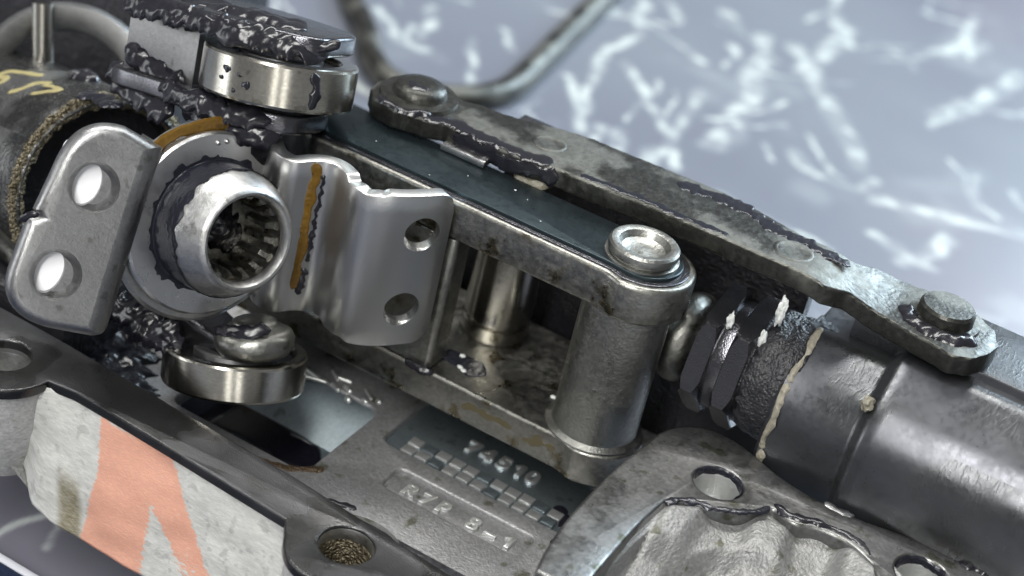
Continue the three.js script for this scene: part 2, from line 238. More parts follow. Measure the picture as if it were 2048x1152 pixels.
{
  const t = thing('steel_hoop', 'thin curved steel hoop lying on the marbled table behind the lever', 'hoop', [-110, TY, -190]);
  const c = new THREE.CatmullRomCurve3([[-152, -171.1], [-139.9, -156.4], [-130, -149.9], [-120.6, -150.3], [-110, -159.3], [-105.9, -171.7], [-107.5, -189.3], [-112.3, -220.4], [-117.6, -254.8], [-124.7, -291.5], [-150, -330], [-190, -330], [-205, -280], [-190, -220], [-170, -190]].map(([x, z]) => V(x, TY + 2.6, z)), true);
  part(t, 'hoop_band', sm(new THREE.TubeGeometry(c, 200, 3.8, 14, true), 50), M.oxide);
}

// ---------------------------------------------------------------- the gearbox housing the mechanism lies in
const FY = -48;
{
  const t = thing('gearbox_housing', 'grey cast gearbox housing with dark flange and orange painted stroke', 'housing', [-40, TY, 30]);
  // floor with three sunk fields
  const s = poly([[-135, -30], [22, -30], [22, 43.2], [-135, 43.2]]);
  s.holes.push(rrect(-26.3, 16.2, 0.9, 22.6, 1.6, THREE.Path));
  s.holes.push(rrect(-33, -14, 4.6, 12.0, 2, THREE.Path));
  s.holes.push(rrect(-66, 5, -37.6, 29, 2.5, THREE.Path));
  const fl = part(t, 'floor_plate', plan(s, FY, 3, 0.45, 3, 8), M.floor);
  part(t, 'sunk_panel', box(-27, FY - 2.6, 15.5, 1.6, FY - 0.8, 23.3, 0.1), M.floor, 'sunk panel with raised lettering');
  const pan = part(t, 'sunk_panel', box(-34, FY - 3.2, -15, 5.6, FY - 1.5, 13, 0.1), M.zinc, 'bluish sunk panel with rows of raised squares');
  // deep pocket: sloped back wall, floor, oil
  part(t, 'pocket_wall', grid(30, 24, (u, v) => { const x = lerp(-67, -37, u), k = step(0, 1, v); return [x, lerp(FY - 0.5, FY - 6.5, Math.pow(v, 1.3)), lerp(4.6, 14.5, v) - 0.4 * k]; }), M.zinc, 'sloped bluish wall of the pocket');
  part(t, 'pocket_floor', box(-68, FY - 10, 13, -36.5, FY - 6.4, 31, 0.1), M.zinc);
  part(t, 'oil_pool', smear([[-70, FY - 6.3, 19], [-52, FY - 6.3, 18.4], [-40, FY - 6.3, 20.5]], [0, 1, 0], 5.6, 0.25, { s: 3, rag: 0.35, f: 0.12 }), M.oil, 'black oil lying in the pocket');
  // raised lettering and squares
  const word = (str, size, x, z, y, sp) => { let px = x; for (const ch of str) { if (ch === ' ') { px += size * 0.55; continue; } const g = new TextGeometry(ch, { font, size, depth: 0.45, curveSegments: 5, bevelEnabled: true, bevelThickness: 0.2, bevelSize: 0.13, bevelSegments: 2 }); if (ch === '-') g.scale(1.7, 1, 1); g.computeBoundingBox(); const wd = g.boundingBox.max.x; part(t, 'raised_letter', sm(g, 40).rotateX(-Math.PI / 2).translate(px, y, z), M.mark); px += wd + sp; } };
  word('R7P', 3.1, -23.2, 21.4, FY - 0.85, 0.75);
  word('8-1', 3.1, -10.3, 21.5, FY - 0.85, 1.1);
  word('74510', 3.3, -21.5, 2.2, FY - 1.55, 0.7);
  const sq = [0, 1, 2].map((k) => sm(ext(rrect(-1.26, -1.15, 1.26, 1.15, 0.2), 0.6 + 0.08 * k, 0.25, 2, 4), 40).rotateX(-Math.PI / 2));
  for (let r = 0; r < 2; r++) for (let k = 0; k < 11; k++) { const o = part(t, 'raised_square', sq[(k * 2 + r) % 3].clone().translate(-28.4 + k * 2.85, FY - 1.55, 9.6 - r * 2.65), (k + r) % 4 === 2 ? M.zinc : M.mark); o.rotation.y = 0; }
  // worn raised marks in the corner by the pocket
  for (const [x, z, dx, dz, r] of [[-56, 4.2, 4.5, 0.6, 0.5], [-53.5, 6.2, 3.8, -1.2, 0.45], [-49, 2.2, 2.6, -0.6, 0.4], [-48.2, 4.6, 1.6, 0.8, 0.45], [-46, 3.6, 1.2, 0.5, 0.55], [-44, 6.2, 0.5, 0.3, 0.6], [-41.5, 4.6, 0.5, 0.1, 0.5], [-39.5, 2.8, 0.4, 0.2, 0.5], [-50.5, 1.2, 2.2, 1.6, 0.35], [-43, 1.6, 2.2, 1.6, 0.3]]) part(t, 'raised_mark', capsule([x, FY + 0.05, z], [x + dx, FY + 0.05, z + dz], r), M.mark);
  part(t, 'grease_smear', smear([[-31, FY, 33], [-27.5, FY, 31.5], [-25.5, FY, 31]], [0, 1, 0], 0.9, 0.7, { s: 5 }), M.grease);
  part(t, 'grease_smear', smear([[-46, FY, 32], [-40, FY, 30], [-35.5, FY, 26]], [0, 1, 0], 0.9, 0.5, { s: 6 }), M.brown, 'brown crumbs at the pocket edge');
  part(t, 'grease_smear', smear([[3.5, FY, 14], [5, FY, 17], [6.5, FY, 20.5]], [0, 1, 0], 1.2, 0.7, { s: 8 }), M.grease);
  part(t, 'grease_smear', smear([[-1, FY - 1.4, 4], [2, FY - 1.4, 6.5], [4, FY - 1.4, 9]], [0, 1, 0], 1.7, 0.6, { s: 9 }), M.grease);
  part(t, 'grease_smear', smear([[-102, FY, 30], [-88, FY, 34], [-72, FY, 36], [-62, FY, 38]], [0, 1, 0], 5.5, 3.2, { s: 10, f: 0.35 }), M.grease);
  part(t, 'grease_smear', smear([[-92, FY, 14], [-82, FY, 24], [-75, FY, 33], [-69, FY, 40]], [0, 1, 0], 7, 2.6, { s: 13, f: 0.4 }), M.grease);
  part(t, 'grease_smear', smear([[-100, FY, 40], [-80, FY, 41.5], [-66, FY, 42], [-52, FY, 42]], [0.0, 1, 0.2], 2.2, 9, { s: 12, f: 0.4 }), M.grease);
  // dark flange with two lugs
  const RY = -36;
  const f = new THREE.Shape(); f.moveTo(-135, 41.5); f.lineTo(-80, 42.2); f.lineTo(-30, 44.6); f.lineTo(30, 50); f.lineTo(30, 60); f.lineTo(2, 57);
  f.lineTo(-6.6, 54.2); f.absarc(-15.6, 53.2, 9.2, 0.1, 2.7); f.lineTo(-26, 54); f.bezierCurveTo(-40, 53.2, -55, 52, -69, 51.6); f.lineTo(-74, 52.4); f.absarc(-83, 52.4, 9, 0, Math.PI); f.lineTo(-135, 52); f.closePath();
  hole(f, -15.6, 52.4, 4.3); hole(f, -83.5, 51.8, 4.2);
  const rim = part(t, 'flange_rim', plan(f, RY, 2.0, 0.35, 3, 40), M.flange, 'dark machined flange face with bolt holes');
  for (const [x, z, m, q] of [[-15.6, 52.4, M.rust, 'rusty inside of the bolt hole'], [-83.5, 51.8, M.satin, 'bright inside of the bolt hole']]) { part(rim, 'hole_glint_edge', lathe([[4.29, -0.5], [4.22, -0.7], [4.2, -2.6]], frame([x, RY, z], [0, 1, 0])), M.satin); part(rim, 'hole_lining', lathe([[4.2, -2.5], [4.1, -2.8], [4.0, -9], [3.3, -9.6], [3.3, -12], [0, -12]], frame([x, RY, z], [0, 1, 0])), m, q); }  // lighter satin ring puts the reflected glint into the hole edge
  part(rim, 'rust_stain', smear([[-18.5, RY - 4.5, 54.5], [-15.5, RY - 5.5, 55.3], [-13, RY - 4, 54.8]], [0, 0.5, -1], 1.6, 0.9, { s: 4 }), M.brown);
  // outer cast wall with the orange stroke
  const bot = curve([[-135, -49], [-90, -50], [-82, -51.5], [-76, -54], [-71, -57.5], [-66, -58.8], [40, -60]]);
  const wallZ = (x, v) => 51.0 + 6.7 * Math.pow(v, 0.8) + 8 * (Math.exp(-((x + 15.6) ** 2) / 60) + Math.exp(-((x + 83.5) ** 2) / 60)) * Math.pow(1 - v, 1.5) - 4 * step(-70, -78, x) * v + 0.6 * fbm3(x * 0.08, v * 3, 2, 2);
  const wall = grid(170, 60, (u, v) => { const x = lerp(-135, 40, u), y = lerp(RY - 1.2, bot(x), v); return [x, y, wallZ(x, v) + (v > 0.985 ? -0.8 : 0)]; });
  const uv = []; for (let i = 0; i <= 170; i++) for (let j = 0; j <= 60; j++) uv.push(i / 170, j / 60);
  wall.setAttribute('uv', new THREE.Float32BufferAttribute(uv, 2)); wall.keepUV = true;
  const paint = tex(1024, 1000, (u, v) => {
    const x = lerp(-135, 40, u), y = v * 25, wob = 0.7 * (tf(u, v, 60, 3, 5) - 0.5), gr = tf(u * 1, v * 0.35, 300, 3, 9);
    const soft = 1.1 * (tf(u, v * 0.3, 220, 2, 6) - 0.5), leftEdge = lerp(lerp(-64, -61.2, step(0, 0.5, v)), -61.0, v) + wob + soft * 0.5, outer = -50.2 + 19.2 * v + wob + soft, inner = -50 + 24 * (v - 0.44) + soft * (0.6 + 2 * v), cutR = lerp(-50, -48.4, (v - 0.44) / 0.56) + soft * (0.6 + v);
    const dry = step(1.0, 0.35, v) + 0.8 * gr;                                                   // the thin leg dries out downwards
    const sd = Math.min(x - leftEdge, (v < 0.44 ? outer : cutR) - x), sl = v >= 0.44 ? Math.min(x - inner, outer - x) : -1; let m = Math.max(step(-0.2, 0.35, sd), step(-0.2, 0.35, sl) * step(0.6, 0.72, dry));
    m *= step(0.01, 0.03, v - 0.05 * tf(u, v, 90, 2, 3)); const chip = step(0.70, 0.78, tf(u, v * 0.2, 200, 3, 91)); m *= 1 - 0.5 * chip * step(-56, -40, x);
    m *= 0.86 + 0.14 * step(0.25, 0.5, gr); const sp = step(0.64, 0.76, tf(u, v * 0.15, 128, 3, 14)) * 0.2, g = 0.80 + 0.14 * (tf(u, v * 0.4, 160, 3, 2) - 0.5) - sp * 0.4;
    const dirt = step(1, 0.35, Math.abs(x - lerp(-70, -63, v)) / 3.2) * step(0.5, 0.72, v) * (0.4 + 0.8 * gr);
    return [lerp(lerp(g, 0.50, dirt), 0.89 + 0.05 * (gr - 0.5), m), lerp(lerp(g, 0.47, dirt), 0.66 + 0.1 * (gr - 0.5), m), lerp(lerp(g * 0.985, 0.38, dirt), 0.57 + 0.1 * (gr - 0.5), m)];
  }, true); paint.repeat.set(1, 1); paint.wrapS = paint.wrapT = THREE.ClampToEdgeWrapping;
  const wb = tex(512, 1000, (u, v) => tf(u, v, 128, 3, 5)); wb.repeat.set(5, 1);
  part(t, 'outer_wall', wall, mat([0.80, 0.80, 0.79], 0.25, 0.5, { map: paint, bumpMap: wb, bumpScale: 0.00004 }), 'pale cast wall with an orange painted stroke');
  part(t, 'wall_back', grid(60, 6, (u, v) => { const x = lerp(-135, 40, u); return [x, bot(x) + 0.3, lerp(56.2, 44, v)]; }), M.cast);
  part(t, 'lug_boss', lathe([[8.6, -1.4], [8.7, -9], [8.2, -14], [6.5, -20], [0, -22]], frame([-83, RY, 51.6], [0, 1, 0]), 48, 50), M.paleCast);
  part(t, 'lug_boss', lathe([[8.9, -1.4], [9.0, -10], [8.2, -18], [6.5, -28], [0, -29]], frame([-15.6, RY, 52.2], [0, 1, 0]), 48, 50), M.paleCast);
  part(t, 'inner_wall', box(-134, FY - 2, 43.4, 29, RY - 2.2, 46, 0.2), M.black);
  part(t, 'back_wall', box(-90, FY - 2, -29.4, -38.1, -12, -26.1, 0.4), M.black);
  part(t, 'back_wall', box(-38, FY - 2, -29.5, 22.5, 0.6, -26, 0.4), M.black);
}

// ---------------------------------------------------------------- lower right flange bracket, rough cast
{
  const t = thing('flange_bracket', 'rough cast aluminium bracket with two bolt holes beside the dark cylinder', 'bracket', [40, FY, 25]);
  const s = new THREE.Shape(); s.moveTo(12.6, 8); s.bezierCurveTo(12.6, 2, 17, -2.6, 22, -2.2); s.bezierCurveTo(27, -2, 30, 0.5, 34, 1.6); s.bezierCurveTo(40, 3.2, 46, 3, 52, 1.4); s.lineTo(92, -5.5); s.lineTo(92, 10); s.lineTo(70, 13); s.bezierCurveTo(66, 18, 56, 18, 53, 12); s.bezierCurveTo(48, 8.6, 44, 9, 40.5, 11.2); s.bezierCurveTo(37, 12.5, 36, 8, 33.6, 13); s.bezierCurveTo(30, 18.5, 25, 17.4, 21.6, 20.6); s.bezierCurveTo(20.6, 24, 20.4, 33, 20.8, 50); s.lineTo(13.6, 50); s.bezierCurveTo(10.6, 40, 11, 22, 12.6, 8);
  hole(s, 26.0, 10.6, 4.0); hole(s, 60.2, 8.4, 4.2);
  const rim = part(t, 'bracket_rim', plan(s, -25, 6, 0.6, 3, 30), M.rim, 'dark machined rim with bolt holes');
  for (const [x, z] of [[26.0, 10.6], [60.2, 8.4]]) part(rim, 'hole_lining', lathe([[3.98, -0.9], ...Array.from({ length: 20 }, (_, k) => [3.9 - (k % 2) * 0.28, -1.3 - k * 0.55]), [0, -12.4]], frame([x, -25, z], [0, 1, 0]), 56, 60), M.mark);
  const zr = curve([[10, 50], [19.4, 48], [20.6, 30], [21.8, 20], [27, 17], [33, 13], [37, 10.4], [42, 10], [48, 8.4], [54, 11], [62, 15], [70, 12], [92, 9]]);
  const ribs = [[24.5, 19, 23, 60, 2.8, 2.2], [36.5, 12, 39, 22, 3.2, 1.5], [51, 10, 57, 40, 3.4, 2.2], [66, 14, 70, 50, 3.4, 2.4]];
  part(t, 'cast_body', grid(150, 110, (u, v) => {
    const x = lerp(11.6, 92, u), z0 = zr(x) - 2.2, z = lerp(z0, z0 + 44, v), d = z - z0;
    let y = -25.6 - 1.4 * step(0, 3, d) - 0.22 * Math.max(0, d - 1.5) - 3.6 * step(9.5 + 2 * n3(x * 0.13, 2, 5), 13 + 2 * n3(x * 0.13, 2, 5), d) - 0.25 * Math.max(0, d - 13);
    for (const [ax, az, bx, bz, w, h] of ribs) { const dx = bx - ax, dz = bz - az, q = clamp(((x - ax) * dx + (z - az) * dz) / (dx * dx + dz * dz)), r = Math.hypot(x - ax - q * dx, z - az - q * dz); y += h * step(w * 1.5, w * 0.55, r) * step(0.6, 4, d); }
    return [x, y + 0.8 * n3(x * 0.12, z * 0.12, 4) + 0.05 * n3(x * 1.3, z * 1.3, 8) - (x < 14 ? (14 - x) * 5 : 0), z];
  }), M.cast);
  part(t, 'grease_smear', smear([[35.2, -25, 9.2], [38, -25, 10.2], [43, -25, 8.6], [49, -25.2, 8.3], [53, -25.4, 10.6]], [0, 1, 0.2], 0.9, 0.6, { s: 21 }), M.grease);
  part(t, 'grease_smear', smear([[21.4, -25, 21.5], [24, -25, 18.6], [29, -25, 16.8], [33, -25, 14], [35, -25, 10.2]], [0, 1, 0.3], 0.6, 0.18, { s: 22, rag: 1.1 }), M.film);
  for (const [x, z] of [[26.0, 10.6], [60.2, 8.4]]) { const p = []; for (let k = 0; k <= 16; k++) { const a = lerp(-3.3, 0.5, k / 16); p.push([x + 3.9 * Math.cos(a), -25.7, z + 3.9 * Math.sin(a)]); } part(t, 'grease_smear', smear(p, (v) => V(x - v.x, 0.6, z - v.z), 0.75, 0.25, { s: x }), M.film); }  // dark arc paints the chamfer shade along with its grease
  part(t, 'grease_smear', smear([[64, -25, 1.2], [69, -25, 0], [76, -25, -1.4]], [0, 1, 0], 1.4, 0.9, { s: 23 }), M.grease);
  part(t, 'pale_chip', smear([[41.5, -25, 2.6], [44, -25, 3.0], [46.8, -25, 2.4]], [0, 1, 0], 0.9, 0.3, { s: 24 }), M.dull);
}

// ---------------------------------------------------------------- dark actuator body
{
  const t = thing('actuator_body', 'dark oily cast actuator cylinder with longitudinal ridges and torn seal', 'actuator', [60, FY, -14]);
  const sec = (x, o) => { const P = [[-31 - o, -4 + o], [-12.6, -3.6 + o], [-0.2 + o * 0.7, -11.0 + o * 0.6], [1.4 + o, -26], [-4, -36 - o], [-24, -38 - o], [-31 - o, -30]]; return roundLoop(P, [5, 1.7, 5.5, 6, 6, 6, 6], 6).map(([z, y]) => [x, y, z]); };
  // outer loops from the mouth to the far end: collar, step, main body
  const L = []; for (const [x, o] of [[27.2, -4.4], [27.2, -2.7], [27.8, -2.1], [40.6, -2.0], [41.4, -1.6], [42.4, -0.2], [43.2, 0.3], [45, 0.35], [60, 0.35], [75, 0.35], [95, 0.35]]) L.push(sec(x, o));
  const body = part(t, 'cylinder_body', skin(L, 40), M.body);
  part(t, 'mouth_bore', skin([[27.0, 8.9], [34, 8.6], [52, 8]].map(([x, r]) => Array.from({ length: 40 }, (_, k) => [x, -17.5 + (r + 2) * Math.sin(k / 40 * 6.2832) * 1.1, -15.4 + (r + 2) * Math.cos(k / 40 * 6.2832)])), 40), M.black);
  // torn pale sealant round the mouth
  const loop = sec(28.4, -2.05), half = loop.filter(([, y, z]) => z > -16 && y > -36).sort((a, b) => b[1] - a[1]);
  for (const [a, b, w, q] of [[0.02, 0.30, 0.8, 31], [0.33, 0.52, 0.6, 35], [0.54, 0.80, 0.95, 36], [0.83, 0.99, 1.2, 37]]) part(t, 'seal_scrap', smear(half.slice(Math.floor(a * half.length), Math.ceil(b * half.length) + 1), (p) => V(-0.35, (p.y + 19) * 0.06, (p.z + 15) * 0.06), w, 0.5, { s: q, rag: 0.9, f: 0.4 }), M.cream, 'torn scrap of cream sealant');
  part(body, 'vent_plug', ball([41.5, -8.7, -3.6], 1.25, 4, 0.35, [0.8, 1.1, 1]), M.cream, 'small cream plug');
  // top deck carrying the end of the rear lever
  part(t, 'top_deck', box(33, -6, -33, 95, -1.8, -15.6, 0.5), M.body);
}
{
  const t = thing('rubber_boot', 'black greasy rubber boot in the mouth of the dark cylinder', 'boot', [26, -17, -14.5]);
  const A = frame([18.6, -17.4, -13.6], [1, 0.02, 0.02], [0, 0, 1]);
  part(t, 'boot_body', lathe([[5, 0.2], [8.6, 0.4], [9.6, 1.4], [10, 2.6], [9.5, 3.6], [10.2, 4.4], [11, 6], [11.2, 8], [10.6, 11], [8, 12]], A, 72, 60), M.rubber);
  const ring = (r, x, s, w, h) => { const pts = []; for (let k = 0; k <= 22; k++) { const a = lerp(-2.4, 1.9, k / 22); pts.push([18.6 + x, -17.4 + r * Math.cos(a), -13.6 - r * Math.sin(a)]); } return smear(pts, (p) => V(-0.5, p.y + 17.4, p.z + 13.6), w, h, { s, f: 0.6 }); };
  part(t, 'grease_smear', ring(10.8, 5, 41, 2.2, 0.9), M.rubber);
  part(t, 'grease_smear', ring(11.0, 7.8, 42, 1.4, 0.7), M.rubber);
}
{
  const t = thing('adjusting_rod', 'dark threaded rod with two hexagon nuts and smeared ball end', 'rod', [14, -15.5, -13]);
  const A = [1, 0.02, 0.02], o = [6.5, -17.6, -13.6];
  part(t, 'rod_shaft', lathe([[0, -1], [5.2, -1], [5.4, 0], [5.2, 16], [0, 16]], frame(o, A), 48), M.blackSteel);
  part(t, 'ball_end', ball([7.4, -17.4, -13.0], 8.2, 3, 0.05, [0.62, 1, 1]), M.steel, 'smeared grey ball end');
  const hexS = new THREE.Shape(); for (let k = 0; k < 6; k++) { const a = k * Math.PI / 3 + 0.25; k ? hexS.lineTo(10.6 * Math.cos(a), 10.6 * Math.sin(a)) : hexS.moveTo(10.6 * Math.cos(a), 10.6 * Math.sin(a)); } hexS.closePath();
  for (const [x, s] of [[11.2, 1.12], [17.2, 1.16]]) { const g = csg(ext(hexS, 3.6, 0.15, 1), new THREE.LatheGeometry([[0, -1], [9.1, -1], [9.6, 0], [10.7, 0.9], [10.7, 2.7], [9.6, 3.6], [9.1, 4.6], [0, 4.6]].map(([r, y]) => new THREE.Vector2(r, y)), 60).rotateX(Math.PI / 2), INTERSECTION).geometry; part(t, 'hexagon_nut', sm(g, 24).scale(s, s, 1).applyMatrix4(new THREE.Matrix4().makeBasis(V(0, 0, -1), V(0, 1, 0), V(1, 0, 0)).setPosition(x, -17.5, -13.6)), M.blackSteel); }
  part(t, 'collar', lathe([[6, -0.6], [9.6, -0.5], [9.9, 1], [9.6, 2.6], [6, 2.7]], frame([15.0, -17.5, -13.6], A), 48), M.blackSteel);
  part(t, 'collar', lathe([[6, -0.6], [9.9, -0.5], [10.3, 1], [10, 2.2], [6, 2.4]], frame([21.1, -17.5, -13.6], A), 48), M.blackSteel);
  part(t, 'pale_grease', ball([15.2, -8.2, -8.0], 1.0, 5, 0.5, [0.6, 1.7, 0.6]), M.pale); part(t, 'pale_grease', ball([21.4, -8.2, -7.2], 0.9, 6, 0.5, [0.6, 1.9, 0.6]), M.pale); part(t, 'pale_grease', ball([22.6, -3.2, -8.8], 1.1, 7, 0.5, [0.7, 2.4, 0.7]), M.pale);
}

// ---------------------------------------------------------------- the double link
{
  const t = thing('double_link', 'steel double link of two rounded bars joined by a thick pin', 'link', [-20, -40, 0]);
  const barS = (x0, w, r) => { const s = new THREE.Shape(); s.moveTo(x0, -w); s.lineTo(-3, -w); s.bezierCurveTo(-1, -w - 0.2, 0, -r, 1, -r); s.absarc(0.6, 0, r, -Math.PI / 2, Math.PI / 2); s.bezierCurveTo(0, r, -1, w + 0.2, -3, w); s.lineTo(x0, w); s.closePath(); return s; };
  const up = part(t, 'upper_bar', plan(barS(-64, 7.7, 8.9), 0, 7, 0.75, 4, 40), M.steel);
  part(up, 'cover_strip', plan(barS(-66, 6.0, 6.5), 0.9, 1.6, 0.2, 2, 40), M.blue, 'blue black strip along the top');
  part(up, 'edge_lip', plan(barS(-63.5, 6.9, 7.7), 0.28, 0.8, 0.12, 2, 40), M.blackSteel);
  const ls = new THREE.Shape(); ls.moveTo(-72, -21); ls.lineTo(-16, -21); ls.bezierCurveTo(-8, -21, -4, -8.4, 1, -8.4); ls.absarc(0.6, 0, 8.4, -Math.PI / 2, Math.PI / 2); ls.bezierCurveTo(0, 8.4, -1, 7.6, -3, 7.4); ls.lineTo(-72, 7.4); ls.closePath();
  const low = part(t, 'lower_bar', plan(ls, -33.6, 6.6, 0.75, 4, 40), M.steel);
  const pin = part(t, 'link_pin', lathe([[0, -33.6], [8.4, -33.6], [8.5, -33.2], [7.5, -32.6], [7.45, -31], [7.5, -6.4]], frame([0, 0, 0], [0, 1, 0])), M.pin);
  part(pin, 'pin_head', lathe([[6.2, 0.6], [6.2, 1.2], [5.5, 1.35], [5.5, 1.6], [5.85, 1.8], [5.95, 2.3], [5.85, 3.0], [5.5, 3.35], [4.9, 3.4], [4.3, 3.2], [3.6, 2.2], [2.6, 1.75], [1.4, 1.7], [0, 1.85]], frame([0, 0, 0], [0, 1, 0]), 80), M.pin);
  part(t, 'guide_pin', lathe([[0, -33.5], [6.1, -33.5], [6.3, -32.9], [6.3, -30.6], [5.7, -30.4], [5.7, -29.6], [6.2, -29.4], [6.2, -6.8]], frame([-27.5, 0, -13.2], [0, 1, 0])), M.polish, 'polished guide pin');
  part(t, 'spacer_block', plan(rrect(-46, 1, -29, 7.2, 1.2), -7.2, 26.2, 0.4, 2), M.steel);
  part(t, 'wet_patch', smear([[-30, -33.55, -1], [-26, -33.55, 0.5], [-21, -33.55, 1]], [0, 1, 0], 2.6, 0.16, { s: 51, f: 0.3 }), M.film);
  part(t, 'grease_smear', smear([[-34, -33.5, 7.2], [-30, -33.5, 7.6], [-28, -33.5, 7]], [0, 0.8, 0.6], 0.8, 0.7, { s: 52 }), M.grease);
  part(t, 'oil_stain', smear([[-22, -37, 7.36], [-14, -36.2, 7.36], [-8, -36.6, 7.36], [-3, -36.4, 7.5]], [0, 0, 1], 1.1, 0.12, { s: 53, rag: 1.3, f: 0.4 }), mat([0.09, 0.075, 0.04], 0.3, 0.3), 'brown oil run on the lower bar');
  for (const [x, y, z] of [[-27, -33.4, -1], [-25.6, -33.4, 2.3], [-24.6, -33.4, 2.8], [-9, -33.4, -2], [-30, -33.4, 4]]) part(t, 'oil_drop', ball([x, y, z], 0.42, x, 0.2, [1.3, 0.6, 1]), M.pale);
  for (const [x, z] of [[-37.6, 5.0], [-17, 3.6], [-22, -1], [-50, 2.2], [-25, -2.2], [-33, 0]]) part(t, 'oil_drop', ball([x, 0.92, z], 0.07 + 0.09 * rnd(), x, 0.2, [1.4, 0.5, 1]), M.pale);
}

// ---------------------------------------------------------------- rear side lever over the link
{
  const t = thing('side_lever', 'long dark oily stepped lever plate with rivet behind the link', 'lever', [0, 0, -15]);
  const yt = curve([[-60, 5], [23, 5], [39, 1.6], [70, 1.6]]);
  const zf = curve([[-58, -9], [-57.4, -6], [-55, -3.6], [-51, -2.8], [-46, -3.8], [-41, -5.6], [-31, -5.4], [-19, -7.4], [-2, -8.7], [12, -9], [27, -9.2], [32, -12.6], [37, -12.9], [46, -11.4], [50, -10.6], [52.6, -12], [54.4, -15], [55.2, -19]]);
  const zb = curve([[-58, -11], [-57, -14.5], [-54, -17.4], [-50, -18], [-45, -16.2], [-40, -17.6], [-20, -22.8], [3, -23.9], [22, -21], [28, -21.5], [34, -26], [40, -27.6], [49, -27], [53, -24.5], [55.2, -20]]);
  const L = []; for (let k = 0; k <= 230; k++) { const x = lerp(-58, 55.2, k / 230), n = 0.22 * fbm3(x * 0.7, 3, 1, 3), a = zf(x) + n, b = zb(x) - 0.3 * fbm3(x * 0.5, 8, 2, 3), y = yt(x); L.push(roundLoop([[a, y], [a, y - 3.5], [b, y - 3.5], [b, y]], 0.55, 3).map(([z, yy]) => [x, yy, z])); }
  const pl = part(t, 'lever_plate', skin(L, 34), M.oxide);
  part(t, 'rivet', lathe([[7.0, 0.05], [6.8, 0.7], [4.9, 0.9], [4.7, 1.6], [4.3, 2.3], [2.6, 2.7], [0, 2.8]], frame([-50.2, 5, -10.6], [0, 1, 0]), 48, 50), M.oxide);
  const pv = part(t, 'pivot_pin', lathe([[6.0, 0.05], [5.8, 0.5], [4.7, 0.6], [4.6, 2.3], [4.2, 2.8], [0, 2.9]], frame([45.6, 1.6, -20.4], [0, 1, 0]), 56), M.oxide);
  part(pv, 'grease_smear', smear([[39.6, 1.6, -20], [41, 1.6, -16.4], [45, 1.6, -14.6], [49.6, 1.6, -15.6], [51.6, 1.6, -19]], [0, 1, 0.1], 1.7, 1.3, { s: 61 }), M.grease);
  const gz = (x, dz) => [x, yt(x) + 0.02, zf(x) + dz];
  part(t, 'grease_smear', smear([gz(-47, -1.6), gz(-41, -1.5), gz(-35, -1.4), gz(-29, -1.5), gz(-22, -1.4)], [0, 1, 0], 1.7, 0.32, { s: 62, rag: 0.7, f: 0.5 }), M.grease);
  part(t, 'grease_smear', smear([[-40, 3.6, zf(-40) + 0.1], [-34, 3.6, zf(-34) + 0.1], [-27, 3.4, zf(-27) + 0.1], [-20, 3.4, zf(-20) + 0.1]], [0, 0.1, 1], 1.4, 0.35, { s: 63, rag: 0.7, f: 0.5 }), M.grease);
  part(t, 'grease_smear', smear([gz(-17, -1.2), gz(-8, -1.6), gz(2, -1.4), gz(10, -1.6)], [0, 1, 0], 0.9, 0.12, { s: 64, rag: 1, f: 0.5 }), M.film);
  part(t, 'grease_smear', smear([[-4, 5, -20], [6, 5, -21.6], [15, 5, -19.4], [24, 5, -18.6], [29, 4.9, -18]], [0, 1, 0], 1.6, 0.28, { s: 66, rag: 1 }), M.film);
  part(t, 'grease_smear', smear([[-55, 5.1, -7], [-53, 5.1, -4.8], [-48, 5.1, -4.6], [-45, 5.1, -7]], [0, 1, 0], 1.5, 1.0, { s: 68 }), M.grease);
  part(t, 'grease_smear', smear([[-52.6, 7.5, -9.5], [-50.4, 7.6, -8.4], [-47.6, 7.4, -9]], [0, 1, 0.3], 1.3, 0.7, { s: 69 }), M.grease);
  for (const [x, z, r] of [[-26, -14.5, 3.0], [20, -14.6, 3.4]]) part(t, 'dimple', lathe([[r, 0.01], [r - 0.25, 0.16], [r - 0.7, 0.05], [r - 0.9, 0.02], [0, 0.015]], frame([x, 5, z], [0, 1, 0]), 48, 50), M.oxide);
  part(t, 'spacer_lug', box(-41, 1.0, -9, -32.4, 2.3, -4.0, 0.3), M.washer, 'clean bright spacer lug');
  part(t, 'wax_smear', smear([[-28, 0.9, -7.4], [-25, 0.9, -7.2], [-21.5, 0.9, -7.6]], [0, 1, 0.4], 1.0, 1.0, { s: 70 }), M.cream);
}

// ---------------------------------------------------------------- rollers and the fork that carries them
const UPAX = [-0.14, 0.955, -0.26], LOAX = [-0.2, 0.955, -0.24];
function roller(label, c, ax, R, h, bore) {
  const t = thing('roller_bearing', label, 'bearing', c, 'roller bearings on the lever'), m = frame(c, ax);
  part(t, 'outer_ring', lathe([[bore, -h], [R - 0.55, -h], [R - 0.16, -h + 0.16], [R, -h + 0.55], [R, h - 0.55], [R - 0.16, h - 0.16], [R - 0.55, h], [bore + 0.5, h], [bore, h - 0.5]], m, 128, 12), M.polish);
  part(t, 'shield', lathe([[bore + 0.02, h - 0.9], [bore - 2.4, h - 1.1], [bore - 2.6, h - 2]], m, 72), M.blackSteel);
  part(t, 'inner_ring', lathe([[bore - 2.7, -h], [bore - 2.7, h - 0.3], [bore - 3.1, h], [bore - 4.6, h], [bore - 4.8, h - 0.4], [bore - 4.8, -h]], m, 72), M.satin);
  return t;
}
const up = roller('polished roller bearing held in the greasy fork', [-66, 9.2, 10], UPAX, 12.9, 3.7, 9.6);
const lo = roller('polished roller bearing below the splined hub, over the oil pocket', [-56.2, -36.9, 26], LOAX, 12.2, 3.2, 9.8);
